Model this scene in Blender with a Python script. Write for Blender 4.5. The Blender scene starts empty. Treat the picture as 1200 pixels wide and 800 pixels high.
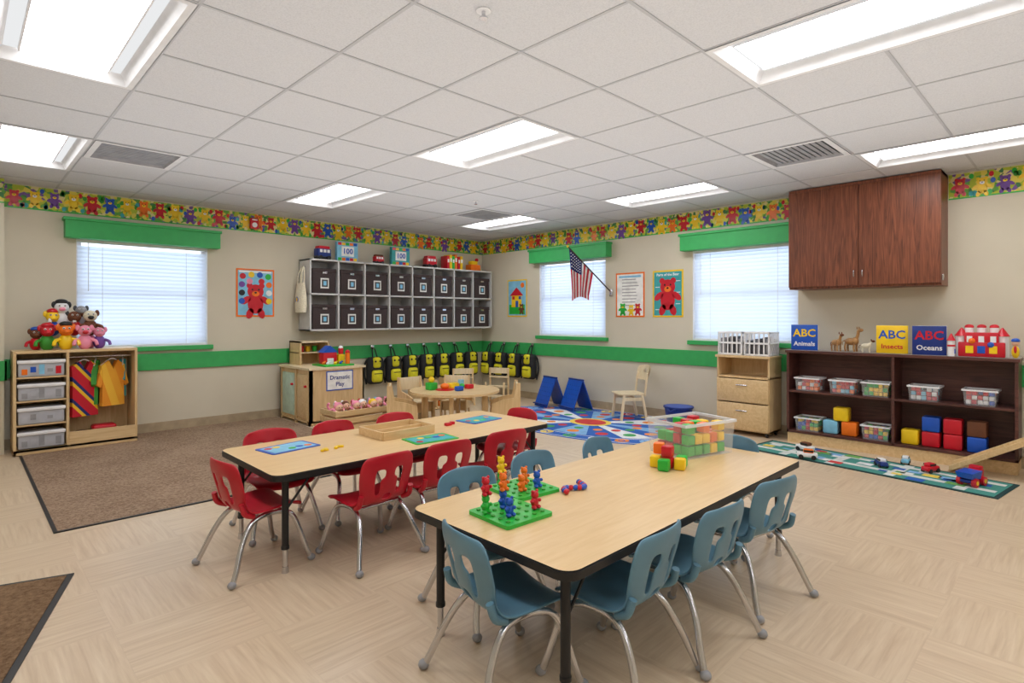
import bpy, bmesh, math, random
from mathutils import Matrix, Vector
random.seed(7)
XR=6.28; YF=7.13; XL=-1.3; YB=-2.6; CH=2.51
scene=bpy.context.scene
# ------------------------------------------------------------ materials
def lin(c):
    return tuple(((v/255.)/12.92 if v/255.<=0.04045 else ((v/255.+.055)/1.055)**2.4) for v in c)+(1.,)
MATS={}
def newmat(name):
    m=bpy.data.materials.new(name); m.use_nodes=True
    nt=m.node_tree; b=nt.nodes['Principled BSDF']
    MATS[name]=m
    return m,nt,b
def ramp(nt,stops,interp='LINEAR'):
    r=nt.nodes.new('ShaderNodeValToRGB'); r.color_ramp.interpolation=interp
    el=r.color_ramp.elements
    while len(el)<len(stops): el.new(0.5)
    for e,(p,c) in zip(el,stops): e.position=p; e.color=lin(c)
    return r
def coords(nt,scale=(1,1,1),rot=(0,0,0),kind='Object'):
    t=nt.nodes.new('ShaderNodeTexCoord'); mp=nt.nodes.new('ShaderNodeMapping')
    mp.inputs['Scale'].default_value=scale; mp.inputs['Rotation'].default_value=rot
    nt.links.new(t.outputs[kind],mp.inputs[0]); return mp
def P(name,c,rough=.5,metal=0.,var=.06,scale=12.,bump=0.,spec=.5):
    if name in MATS: return MATS[name]
    m,nt,b=newmat(name)
    b.inputs['Roughness'].default_value=rough; b.inputs['Metallic'].default_value=metal
    b.inputs['Specular IOR Level'].default_value=spec
    mp=coords(nt); n=nt.nodes.new('ShaderNodeTexNoise'); n.inputs['Scale'].default_value=scale; n.inputs['Detail'].default_value=3
    nt.links.new(mp.outputs[0],n.inputs['Vector'])
    lo=tuple(max(0,v*(1-var)) for v in c); hi=tuple(min(255,v*(1+var)) for v in c)
    r=ramp(nt,[(.3,lo),(.7,hi)]); nt.links.new(n.outputs['Fac'],r.inputs[0]); nt.links.new(r.outputs[0],b.inputs['Base Color'])
    if bump:
        bp=nt.nodes.new('ShaderNodeBump'); bp.inputs['Strength'].default_value=bump; bp.inputs['Distance'].default_value=.01
        nt.links.new(n.outputs['Fac'],bp.inputs['Height']); nt.links.new(bp.outputs[0],b.inputs['Normal'])
    return m
def wood(name,c1,c2,scale=(30,30,2),rough=.4,dist=1.5):
    m,nt,b=newmat(name); b.inputs['Roughness'].default_value=rough
    mp=coords(nt,scale); n=nt.nodes.new('ShaderNodeTexNoise'); n.inputs['Scale'].default_value=1.; n.inputs['Detail'].default_value=5; n.inputs['Distortion'].default_value=dist
    nt.links.new(mp.outputs[0],n.inputs['Vector'])
    r=ramp(nt,[(.3,c1),(.68,c2)]); nt.links.new(n.outputs['Fac'],r.inputs[0]); nt.links.new(r.outputs[0],b.inputs['Base Color'])
    return m
wall_m=P('wall_paint',(214,206,186),.8,var=.01,scale=3)
green=P('green_paint',(56,172,92),.5,var=.03)
dgreen=P('leaf_green',(60,150,50),.6)
base_m=P('vinyl_base',(176,158,130),.6)
white=P('white_plastic',(238,238,240),.4,var=.02)
offw=P('ceiling_white',(222,222,224),.7,var=.02)
chrome=P('chrome_steel',(205,205,210),.2,1.,var=.02)
black=P('black_rubber',(22,22,25),.45)
dkgrey=P('dark_grey',(70,70,74),.6)
grey=P('mid_grey',(150,150,154),.6)
redp=P('red_plastic',(205,22,42),.32,var=.03)
chairred=P('chair_red',(192,24,44),.38,var=.03)
chairblue=P('chair_blue',(96,138,160),.4,var=.03)
bluep=P('blue_plastic',(25,85,190),.35,var=.03)
dblue=P('deep_blue',(20,50,130),.4)
yelp=P('yellow_plastic',(248,206,25),.35,var=.03)
orgp=P('orange_plastic',(245,120,25),.35,var=.03)
grnp=P('green_plastic',(40,180,60),.35,var=.03)
purp=P('purple_paint',(115,70,160),.5)
pink=P('pink_fabric',(240,150,175),.8)
skin=P('doll_skin',(235,190,160),.6)
brownm=P('brown_fur',(110,65,40),.8)
cream=P('cream_fabric',(228,220,196),.9,bump=.2,scale=80)
lblue=P('light_blue',(130,195,225),.5)
teal=P('teal_print',(60,165,170),.6)
birch=wood('birch_wood',(210,176,126),(228,198,150),(26,26,3))
birchh=wood('birch_horizontal',(210,176,126),(228,198,150),(3,26,26))
palew=wood('pale_birch',(226,204,164),(240,222,188),(26,26,3))
laminate=wood('maple_laminate',(222,186,132),(231,198,148),(3,30,3),.33)
cherry=wood('walnut_cabinet_wood',(88,44,28),(142,82,54),(38,38,2.2),.38,2.2)
mahog=wood('mahogany',(70,38,34),(100,58,50),(3,3,30),.4)
topgrey=P('shelf_top_laminate',(150,140,138),.3)
cubw=P('cubby_laminate',(205,205,204),.5,var=.02)
binm=P('storage_bin_fabric',(62,50,50),.8,bump=.2,scale=60)
tagw=P('label_paper',(240,240,236),.7)
bagy=P('backpack_lime',(222,214,36),.6)
bagk=P('backpack_black',(26,28,32),.7)
def clearm(name,a0,a1):
    m,nt,b=newmat(name); b.inputs['Base Color'].default_value=(.93,.95,.97,1); b.inputs['Roughness'].default_value=.12
    n=nt.nodes.new('ShaderNodeTexNoise'); n.inputs['Scale'].default_value=8; mr=nt.nodes.new('ShaderNodeMapRange'); mr.inputs['To Min'].default_value=a0; mr.inputs['To Max'].default_value=a1
    nt.links.new(n.outputs['Fac'],mr.inputs[0]); nt.links.new(mr.outputs[0],b.inputs['Alpha']); return m
clear=clearm('clear_plastic',.16,.26)
clearrim=clearm('clear_plastic_rim',.5,.6)
# floor
m,nt,b=newmat('floor_vinyl'); floor_m=m; b.inputs['Roughness'].default_value=.36
t=nt.nodes.new('ShaderNodeTexCoord')
SQ=.457
ck=nt.nodes.new('ShaderNodeTexChecker'); ck.inputs['Scale'].default_value=1/SQ
off=nt.nodes.new('ShaderNodeMapping'); off.inputs['Location'].default_value=(.01,.01,.1); nt.links.new(t.outputs['Object'],off.inputs[0]); nt.links.new(off.outputs[0],ck.inputs['Vector'])
cols=[]
for sc in ((2.6,46,1),(46,2.6,1)):
    mp=nt.nodes.new('ShaderNodeMapping'); mp.inputs['Scale'].default_value=sc; nt.links.new(t.outputs['Object'],mp.inputs[0])
    n=nt.nodes.new('ShaderNodeTexNoise'); n.inputs['Scale'].default_value=1; n.inputs['Detail'].default_value=4; n.inputs['Roughness'].default_value=.6; n.inputs['Distortion'].default_value=.4; nt.links.new(mp.outputs[0],n.inputs['Vector'])
    cols.append(n)
mx=nt.nodes.new('ShaderNodeMix'); mx.data_type='FLOAT'
nt.links.new(ck.outputs['Fac'],mx.inputs['Factor']); nt.links.new(cols[0].outputs['Fac'],mx.inputs['A']); nt.links.new(cols[1].outputs['Fac'],mx.inputs['B'])
r=ramp(nt,[(.25,(198,172,142)),(.5,(213,190,161)),(.78,(225,205,178))]); nt.links.new(mx.outputs['Result'],r.inputs[0])
br=nt.nodes.new('ShaderNodeTexBrick'); br.offset=0; br.inputs['Scale'].default_value=1; br.inputs['Brick Width'].default_value=SQ; br.inputs['Row Height'].default_value=SQ
br.inputs['Mortar Size'].default_value=.001; br.inputs['Mortar Smooth'].default_value=.3
br.inputs['Color1'].default_value=(1,1,1,1); br.inputs['Color2'].default_value=(.975,.975,.975,1); br.inputs['Mortar'].default_value=(.92,.91,.9,1)
nt.links.new(off.outputs[0],br.inputs['Vector'])
mu=nt.nodes.new('ShaderNodeMix'); mu.data_type='RGBA'; mu.blend_type='MULTIPLY'; mu.inputs['Factor'].default_value=1
nt.links.new(r.outputs[0],mu.inputs['A']); nt.links.new(br.outputs['Color'],mu.inputs['B']); nt.links.new(mu.outputs['Result'],b.inputs['Base Color'])
# ceiling tile
m,nt,b=newmat('ceiling_tile'); tile_m=m; b.inputs['Roughness'].default_value=.9
mp=coords(nt,(1,1,1)); n=nt.nodes.new('ShaderNodeTexNoise'); n.inputs['Scale'].default_value=160; n.inputs['Detail'].default_value=2; nt.links.new(mp.outputs[0],n.inputs['Vector'])
r=ramp(nt,[(.3,(200,201,205)),(.6,(212,213,217))]); nt.links.new(n.outputs['Fac'],r.inputs[0]); nt.links.new(r.outputs[0],b.inputs['Base Color'])
def carpet(name,c1,c2):
    m,nt,b=newmat(name); b.inputs['Roughness'].default_value=1; b.inputs['Specular IOR Level'].default_value=.1
    mp=coords(nt,(1,1,1)); n=nt.nodes.new('ShaderNodeTexNoise'); n.inputs['Scale'].default_value=55; n.inputs['Detail'].default_value=6; n.inputs['Roughness'].default_value=.75; nt.links.new(mp.outputs[0],n.inputs['Vector'])
    n2=nt.nodes.new('ShaderNodeTexNoise'); n2.inputs['Scale'].default_value=2.2; nt.links.new(mp.outputs[0],n2.inputs['Vector'])
    ad=nt.nodes.new('ShaderNodeMath'); ad.operation='ADD'; s2=nt.nodes.new('ShaderNodeMath'); s2.operation='MULTIPLY'; s2.inputs[1].default_value=.25
    nt.links.new(n2.outputs['Fac'],s2.inputs[0]); nt.links.new(n.outputs['Fac'],ad.inputs[0]); nt.links.new(s2.outputs[0],ad.inputs[1])
    r=ramp(nt,[(.45,c1),(.8,c2)]); nt.links.new(ad.outputs[0],r.inputs[0]); nt.links.new(r.outputs[0],b.inputs['Base Color'])
    bp=nt.nodes.new('ShaderNodeBump'); bp.inputs['Strength'].default_value=.6; bp.inputs['Distance'].default_value=.01; nt.links.new(n.outputs['Fac'],bp.inputs['Height']); nt.links.new(bp.outputs[0],b.inputs['Normal'])
    return m
carp=carpet('carpet_brown',(118,94,76),(182,156,132))
carp2=carpet('mat_brown',(98,74,54),(150,122,94))
m,nt,b=newmat('border_paper'); border_m=m; b.inputs['Roughness'].default_value=.7
mp=coords(nt,(1,1,1)); v=nt.nodes.new('ShaderNodeTexVoronoi'); v.inputs['Scale'].default_value=30; nt.links.new(mp.outputs[0],v.inputs['Vector'])
sp=nt.nodes.new('ShaderNodeSeparateColor'); nt.links.new(v.outputs['Color'],sp.inputs[0])
r=ramp(nt,[(0,(180,195,60)),(.3,(228,212,90)),(.5,(100,165,70)),(.68,(225,212,150)),(.82,(70,130,80)),(.92,(120,90,160))],'CONSTANT'); nt.links.new(sp.outputs[0],r.inputs[0]); nt.links.new(r.outputs[0],b.inputs['Base Color'])
m,nt,b=newmat('blind_slat'); blind_m=m
b.inputs['Base Color'].default_value=lin((240,244,250)); b.inputs['Roughness'].default_value=.5
tr=nt.nodes.new('ShaderNodeBsdfTranslucent'); tr.inputs[0].default_value=lin((225,238,255)); ms=nt.nodes.new('ShaderNodeMixShader')
n=nt.nodes.new('ShaderNodeTexNoise'); n.inputs['Scale'].default_value=3
mr=nt.nodes.new('ShaderNodeMapRange'); mr.inputs['To Min'].default_value=.42; mr.inputs['To Max'].default_value=.5; nt.links.new(n.outputs['Fac'],mr.inputs[0]); nt.links.new(mr.outputs[0],ms.inputs[0])
o=nt.nodes['Material Output']; nt.links.new(b.outputs[0],ms.inputs[1]); nt.links.new(tr.outputs[0],ms.inputs[2]); nt.links.new(ms.outputs[0],o.inputs[0])
m,nt,b=newmat('window_glass'); glass_m=m
tp=nt.nodes.new('ShaderNodeBsdfTransparent'); gl=nt.nodes.new('ShaderNodeBsdfGlossy'); gl.inputs['Roughness'].default_value=.02; ms=nt.nodes.new('ShaderNodeMixShader'); ms.inputs[0].default_value=.06
nt.links.new(tp.outputs[0],ms.inputs[1]); nt.links.new(gl.outputs[0],ms.inputs[2]); nt.links.new(ms.outputs[0],nt.nodes['Material Output'].inputs[0])
def emis(name,c,s):
    m,nt,b=newmat(name); nt.nodes.remove(b); e=nt.nodes.new('ShaderNodeEmission'); e.inputs[0].default_value=c+(1,); e.inputs[1].default_value=s
    nt.links.new(e.outputs[0],nt.nodes['Material Output'].inputs[0]); return m
lamp_m=emis('troffer_lens',(.98,.985,1),12.5)
lamp2_m=emis('troffer_side_glow',(.98,.99,1),.85)
def stripes(name,cs,scale,rot):
    m,nt,b=newmat(name); b.inputs['Roughness'].default_value=.8
    mp=coords(nt,(1,1,1),rot); w=nt.nodes.new('ShaderNodeTexWave'); w.wave_profile='SAW'; w.bands_direction='X'; w.inputs['Scale'].default_value=scale
    nt.links.new(mp.outputs[0],w.inputs['Vector']); k=len(cs)
    r=ramp(nt,[(i/k,c) for i,c in enumerate(cs)],'CONSTANT'); nt.links.new(w.outputs['Fac'],r.inputs[0]); nt.links.new(r.outputs[0],b.inputs['Base Color']); return m
vest_m=stripes('vest_stripes',[(200,25,45),(200,25,45),(240,190,40),(30,40,110),(200,25,45)],2.4,(0,.7,0))

# ------------------------------------------------------------ builder
class B:
    def __init__(s): s.v=[];s.f=[];s.mi=[];s.ms=[];s.M=Matrix()
    def mid(s,m):
        if m not in s.ms: s.ms.append(m)
        return s.ms.index(m)
    def add(s,vs,fs,m):
        o=len(s.v); s.v+= [tuple(s.M@Vector(p)) for p in vs]; k=s.mid(m)
        for f in fs: s.f.append([i+o for i in f]); s.mi.append(k)
    def box(s,x0,x1,y0,y1,z0,z1,m):
        vs=[(x,y,z) for z in (z0,z1) for y in (y0,y1) for x in (x0,x1)]
        s.add(vs,[(0,2,3,1),(4,5,7,6),(0,1,5,4),(2,6,7,3),(0,4,6,2),(1,3,7,5)],m)
    def rb(s,c,d,m,r=.006,seg=2,rz=0,rx=0,ry=0):
        bm=bmesh.new(); bmesh.ops.create_cube(bm,size=1)
        for v in bm.verts: v.co=Vector((v.co.x*d[0],v.co.y*d[1],v.co.z*d[2]))
        bmesh.ops.bevel(bm,geom=list(bm.edges),offset=min(r,min(d)*.48),segments=seg,affect='EDGES',profile=.5)
        R=Matrix.Translation(c)@Matrix.Rotation(rz,4,'Z')@Matrix.Rotation(ry,4,'Y')@Matrix.Rotation(rx,4,'X')
        bm.verts.index_update()
        s.add([tuple(R@v.co) for v in bm.verts],[[v.index for v in f.verts] for f in bm.faces],m); bm.free()
    def cyl(s,p0,p1,r0,m,r1=None,n=14,cap=True):
        r1=r0 if r1 is None else r1
        p0=Vector(p0);p1=Vector(p1); q=(p1-p0).to_track_quat('Z','Y').to_matrix()
        vs=[]
        for p,r in ((p0,r0),(p1,r1)):
            for i in range(n):
                a=2*math.pi*i/n; vs.append(tuple(p+q@Vector((r*math.cos(a),r*math.sin(a),0))))
        fs=[(i,(i+1)%n,n+(i+1)%n,n+i) for i in range(n)]
        if cap: fs+= [tuple(range(n-1,-1,-1)),tuple(range(n,2*n))]
        s.add(vs,fs,m)
    def sph(s,c,r,m,n=12,k=8):
        if not isinstance(r,(tuple,list)): r=(r,r,r)
        vs=[(c[0],c[1],c[2]+r[2])]
        for j in range(1,k):
            t=math.pi*j/k
            for i in range(n):
                a=2*math.pi*i/n; vs.append((c[0]+r[0]*math.sin(t)*math.cos(a),c[1]+r[1]*math.sin(t)*math.sin(a),c[2]+r[2]*math.cos(t)))
        vs.append((c[0],c[1],c[2]-r[2])); L=len(vs)-1
        fs=[(0,1+i,1+(i+1)%n) for i in range(n)]
        for j in range(k-2):
            a=1+j*n; fs+=[(a+i,a+n+i,a+n+(i+1)%n,a+(i+1)%n) for i in range(n)]
        a=1+(k-2)*n; fs+=[(a+i,L,a+(i+1)%n) for i in range(n)]
        s.add(vs,fs,m)
    def tube(s,pts,r,m,n=10,sub=6):
        P=[Vector(p) for p in pts]; Q=[]
        if sub>1 and len(P)>2:
            E=[2*P[0]-P[1]]+P+[2*P[-1]-P[-2]]
            for i in range(1,len(E)-2):
                a,b_,c_,d=E[i-1:i+3]
                for j in range(sub):
                    t=j/sub; Q.append(.5*((2*b_)+(-a+c_)*t+(2*a-5*b_+4*c_-d)*t*t+(-a+3*b_-3*c_+d)*t**3))
            Q.append(P[-1])
        else: Q=P
        vs=[]; T=(Q[1]-Q[0]).normalized(); N=T.orthogonal().normalized()
        for i,p in enumerate(Q):
            t=(Q[min(i+1,len(Q)-1)]-Q[max(i-1,0)]).normalized()
            N=(N-t*N.dot(t)).normalized(); Bn=t.cross(N)
            for k in range(n):
                a=2*math.pi*k/n; vs.append(tuple(p+(N*math.cos(a)+Bn*math.sin(a))*r))
        fs=[]
        for i in range(len(Q)-1):
            for k in range(n): fs.append((i*n+k,i*n+(k+1)%n,(i+1)*n+(k+1)%n,(i+1)*n+k))
        fs+=[tuple(range(n-1,-1,-1)),tuple((len(Q)-1)*n+k for k in range(n))]
        s.add(vs,fs,m)
    def prism(s,poly,z0,z1,m,ms=None):
        n=len(poly); vs=[(x,y,z0) for x,y in poly]+[(x,y,z1) for x,y in poly]
        s.add(vs,[tuple(range(n-1,-1,-1)),tuple(range(n,2*n))],m)
        s.add(vs,[(i,(i+1)%n,n+(i+1)%n,n+i) for i in range(n)],ms or m)
    def disc(s,cx,cy,rx,ry,z0,z1,m,n=16,rot=0):
        c,q=math.cos(rot),math.sin(rot)
        s.prism([(cx+rx*math.cos(2*math.pi*i/n)*c-ry*math.sin(2*math.pi*i/n)*q,cy+rx*math.cos(2*math.pi*i/n)*q+ry*math.sin(2*math.pi*i/n)*c) for i in range(n)],z0,z1,m)
    def mesh(s,me,m):
        s.add([tuple(v.co) for v in me.vertices],[list(p.vertices) for p in me.polygons],m)
    def text(s,t,size,x,y,z,m,depth=.0015):
        cu=bpy.data.curves.new('t','FONT'); cu.body=t; cu.size=size; cu.align_x='CENTER'; cu.align_y='CENTER'; cu.extrude=depth; cu.resolution_u=2; cu.offset=size*.02
        ob=bpy.data.objects.new('t',cu); me=bpy.data.meshes.new_from_object(ob)
        o=s.M; s.M=o@Matrix.Translation((x,y,z)); s.mesh(me,m); s.M=o
        bpy.data.objects.remove(ob); bpy.data.curves.remove(cu); bpy.data.meshes.remove(me)
    def make(s,name,bevel=0,smooth=35):
        me=bpy.data.meshes.new(name); me.from_pydata(s.v,[],s.f)
        for m in s.ms: me.materials.append(m)
        me.polygons.foreach_set('material_index',s.mi)
        me.validate(); me.update()
        if smooth: me.shade_smooth(); me.set_sharp_from_angle(angle=math.radians(smooth))
        return me
    def obj(s,name,loc=(0,0,0),rz=0,bevel=0,smooth=35):
        return place(s.make(name,smooth=smooth),name,loc,rz,bevel)
def place(me,name,loc=(0,0,0),rz=0,bevel=0):
    ob=bpy.data.objects.new(name,me); ob.location=loc; ob.rotation_euler=(0,0,rz); bpy.context.collection.objects.link(ob)
    if bevel:
        b=ob.modifiers.new('bevel','BEVEL'); b.width=bevel; b.segments=2; b.limit_method='ANGLE'
    return ob
def farM(a,z,e=.002): return Matrix(((1,0,0,a),(0,0,-1,YF-e),(0,1,0,z),(0,0,0,1)))
def rightM(a,z,e=.002): return Matrix(((0,0,-1,XR-e),(-1,0,0,a),(0,1,0,z),(0,0,0,1)))

# ------------------------------------------------------------ room shell
b=B(); b.box(XL-.12,XR+.12,YB-.12,YF+.12,-.1,0,floor_m); b.obj('floor',smooth=0)
def wall_holes(name,axis,p0,p1,a0,a1,holes):
    b=B()
    def bx(u0,u1,z0,z1):
        if axis=='y': b.box(u0,u1,p0,p1,z0,z1,wall_m)
        else: b.box(p0,p1,u0,u1,z0,z1,wall_m)
    cur=a0
    for (h0,h1,z0,z1) in sorted(holes):
        bx(cur,h0,0,2.62); bx(h0,h1,0,z0); bx(h0,h1,z1,2.62); cur=h1
    bx(cur,a1,0,2.62); b.obj(name,smooth=0)
W1=(.86,2.07,.93,2.06); W2=(4.60,5.82,.97,2.08); W3=(2.14,3.33,.97,2.06)
wall_holes('wall_far','y',YF,YF+.12,XL-.12,XR+.12,[W1])
wall_holes('wall_right','x',XR,XR+.12,YB,YF,[W2,W3])
wall_holes('wall_left','x',XL-.12,XL,YB,YF,[])
wall_holes('wall_back','y',YB-.12,YB,XL-.12,XR+.12,[])
b=B(); b.box(XL,.31,6.9,YF,0,2.505,wall_m); b.obj('wall_pier',smooth=0)
# ceiling
GX,GY=2.53,2.51; C=.61
fix=[(GX+i*4*C,GY+j*4*C) for i in (-1,0,1) for j in (-2,-1,0,1)]
vents=[(GX-3*C,GY+4*C),(GX+3*C,GY-2*C),(GX+3*C,GY+4*C)]
skip=set(); upper=set()
for (x,y) in fix: skip.add((round(x,2),round(y,2))); skip.add((round(x,2),round(y+C,2))); upper.add((round(x,2),round(y+C,2)))
for (x,y) in vents: skip.add((round(x,2),round(y,2)))
b=B(); xs=[GX+C*i for i in range(-7,8)]; ys=[GY+C*i for i in range(-10,9)]
bx0,bx1,by0,by1=XL-.06,XR+.06,YB-.06,YF+.06
grid_m=P('ceiling_grid_paint',(184,185,189),.6,var=.01); gw=.008
for x in xs:
    for y in ys:
        x0,x1,y0,y1=max(x,bx0),min(x+C,bx1),max(y,by0),min(y+C,by1)
        if x1-x0<.01 or y1-y0<.01: continue
        if (round(x,2),round(y,2)) not in skip: b.box(x0,x1,y0,y1,CH,CH+.02,tile_m)
        X0,X1,Y0,Y1=max(x,XL),min(x+C,XR),max(y,YB),min(y+C,YF)
        if x>XL and Y1>Y0: b.box(x-gw,x+gw,Y0,Y1,CH-.003,CH-.0005,grid_m)
        if y>YB and X1>X0 and (round(x,2),round(y,2)) not in upper: b.box(X0,X1,y-gw,y+gw,CH-.0035,CH-.001,grid_m)
b.obj('ceiling',smooth=0)
# troffers
b=B(); w,l=C,2*C
def ring(b,x0,x1,y0,y1,z,i,z2,m):
    vs=[(x0,y0,z),(x1,y0,z),(x1,y1,z),(x0,y1,z),(x0+i,y0+i,z2),(x1-i,y0+i,z2),(x1-i,y1-i,z2),(x0+i,y1-i,z2)]
    b.add(vs,[(0,4,5,1),(1,5,6,2),(2,6,7,3),(3,7,4,0)],m)
ring(b,.005,w-.005,.005,l-.005,-.006,.028,-.006,offw)
ring(b,.033,w-.033,.033,l-.033,-.006,.035,.05,offw)
b.box(.068,w-.068,.068,l-.068,.048,.055,lamp2_m)
b.box(.13,w-.13,.09,l-.09,.036,.046,lamp_m)
b.box(.122,.13,.09,l-.09,.028,.048,offw); b.box(w-.13,w-.122,.09,l-.09,.028,.048,offw)
b.box(.0,w,0,l,.06,.09,offw)
for q in ((0,.004,0,l),(w-.004,w,0,l),(0,w,0,.004),(0,w,l-.004,l)): b.box(*q,-.003,.06,offw)
me=b.make('ceiling_light_troffer',smooth=0)
for (x,y) in fix: place(me,'ceiling_light_troffer',(x,y,CH))
# vents
b=B(); ring(b,.01,C-.01,.01,C-.01,-.006,.04,-.006,offw); ring(b,.05,C-.05,.05,C-.05,-.006,.03,.03,grey)
for i in range(11):
    y=.08+i*.042; b.box(.06,C-.06,y,y+.03,.008,.012,grey)
b.box(0,C,0,C,.05,.07,dkgrey); ring(b,0,C,0,C,-.003,.001,.05,dkgrey)
me=b.make('ceiling_air_vent',smooth=0)
for (x,y) in vents: place(me,'ceiling_air_vent',(x,y,CH))
b=B(); b.cyl((0,0,-.004),(0,0,0),.03,white,n=18); b.cyl((0,0,-.03),(0,0,-.004),.008,chrome); b.cyl((0,0,-.034),(0,0,-.03),.018,chrome)
me=b.make('fire_sprinkler')
for p in ((1.55,1.75),(4.05,4.7)): place(me,'fire_sprinkler',(p[0],p[1],CH-.001))
b=B(); b.box(.31,XR,YF-.012,YF,0,.1,base_m); b.obj('baseboard_far',smooth=0)
b=B(); b.box(XR-.012,XR,YB,YF-.012,0,.1,base_m); b.obj('baseboard_right',smooth=0)
b=B(); b.box(.31,XR,YF-.02,YF,.67,.85,green); b.obj('trim_1',bevel=.003,smooth=0)
b=B(); b.box(XR-.02,XR,YB,YF-.02,.67,.85,green); b.obj('trim_2',bevel=.003,smooth=0)
b=B(); b.box(XL,.33,6.88,6.9,.67,.85,green); b.box(.31,.33,6.88,YF-.02,.67,.85,green); b.obj('trim_3',bevel=.003,smooth=0)

def bear(b,cx,cy,s,m,z0=.0,lay=.0012,mz=None,eye=black):
    z=z0+lay; mz=mz or yelp
    b.disc(cx,cy-.12*s,.22*s,.27*s,z0,z,m)
    for q in (-1,1):
        b.disc(cx+q*.27*s,cy+.0*s,.09*s,.17*s,z0,z,m,10,rot=q*.9)
        b.disc(cx+q*.16*s,cy-.38*s,.10*s,.16*s,z0,z,m,10,rot=q*.35)
        b.disc(cx+q*.17*s,cy+.42*s,.085*s,.085*s,z0,z,m,10)
    b.disc(cx,cy+.25*s,.23*s,.21*s,z0,z+.0004,m)
    b.disc(cx,cy+.19*s,.11*s,.08*s,z0,z+.0008,mz,10)
    b.disc(cx,cy+.22*s,.035*s,.028*s,z0,z+.0013,eye,8)
    for q in (-1,1): b.disc(cx+q*.09*s,cy+.31*s,.026*s,.03*s,z0,z+.0013,eye,8)
def border(name,M,x0,x1):
    b=B(); b.M=M; b.box(x0,x1,-.11,.11,0,.002,border_m); b.box(x0,x1,-.11,-.098,0,.003,grnp)
    x=x0+.08; i=0; cs=[redp,yelp,purp,yelp,redp,bluep,yelp,orgp]
    while x<x1-.06:
        c=cs[i%8]; bear(b,x,random.uniform(-.03,.02),.17*random.uniform(.85,1.1),c,.002,mz=white if c is yelp else yelp); x+=.15; i+=1
        for _ in range(3): b.disc(x-.072+random.uniform(-.03,.03),random.choice((-.075,.075,.02,.05)),.018,.024,.002,.003,random.choice((dgreen,grnp,dgreen,redp,teal,bluep)),8)
    b.obj(name,smooth=0)
border('trim_4',farM(0,2.39),.31,XR-.001)
border('trim_5',rightM(0,2.39),-YF+.005,-2.125)
border('trim_6',rightM(0,2.39),-.885,2.5)
M=farM(0,2.39); M[1][3]=6.898; border('trim_7',M,XL,.31)

# windows
def window(k,M,w,h,ex=.1):
    b=B(); b.M=M
    d=-.12
    for q in ((0,w,0,.05),(0,w,h-.05,h),(0,.05,0,h),(w-.05,w,0,h),(0,w,h/2-.02,h/2+.02)): b.box(q[0],q[1],q[2],q[3],d+.01,d+.05,white)
    b.box(.04,w-.04,.04,h-.04,d+.025,d+.03,glass_m)
    for q in ((0,.006,0,h),(w-.006,w,0,h),(0,w,h-.006,h),(0,w,0,.006)): b.box(*q,d+.05,-.001,white)
    b.obj('window_%d'%k,smooth=0)
    b=B(); b.M=M
    b.box(.008,w-.008,h-.06,h-.01,-.055,-.005,white)
    y=.035; a=math.radians(62); hw=.024
    while y<h-.07:
        c_,s_=math.cos(a)*hw,math.sin(a)*hw
        vs=[(.012,y-s_,-.03+c_),(w-.012,y-s_,-.03+c_),(w-.012,y,-.027),(.012,y,-.027),(w-.012,y+s_,-.03-c_),(.012,y+s_,-.03-c_)]
        b.add(vs,[(0,1,2,3),(3,2,4,5)],blind_m); y+=.041
    b.box(.01,w-.01,.008,.022,-.05,-.01,white)
    for t in (.18,.82): b.box(w*t-.002,w*t+.002,.01,h-.05,-.012,-.01,offw)
    b.cyl((.1,h-.06,0),(.1,h-.55,0),.004,white,n=6)
    b.obj('window_blind',smooth=0)
    b=B(); b.M=M
    b.box(-.1,w+ex,h-.03,h+.155,.002,.13,green); b.box(-.115,w+ex+.012,h+.14,h+.17,.002,.145,green)
    b.obj('window_valance',bevel=.004,smooth=0)
    b=B(); b.M=M; b.box(-.05,w+min(ex,.05),-.05,-.001,.0,.045,green); b.obj('window_sill',bevel=.004,smooth=0)
window(1,farM(W1[0],W1[2],0),W1[1]-W1[0],W1[3]-W1[2])
window(2,rightM(W2[1],W2[2],0),W2[1]-W2[0],W2[3]-W2[2])
window(3,rightM(W3[1],W3[2],0),W3[1]-W3[0],W3[3]-W3[2],.004)

b=B(); b.M=farM(2.58,2.38,.006); b.rb((0,0,.02),(.1,.13,.04),redp,.008); b.disc(0,-.02,.03,.03,.04,.046,white); b.box(-.03,.03,.035,.05,.04,.043,white); b.obj('fire_alarm_strobe')

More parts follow.
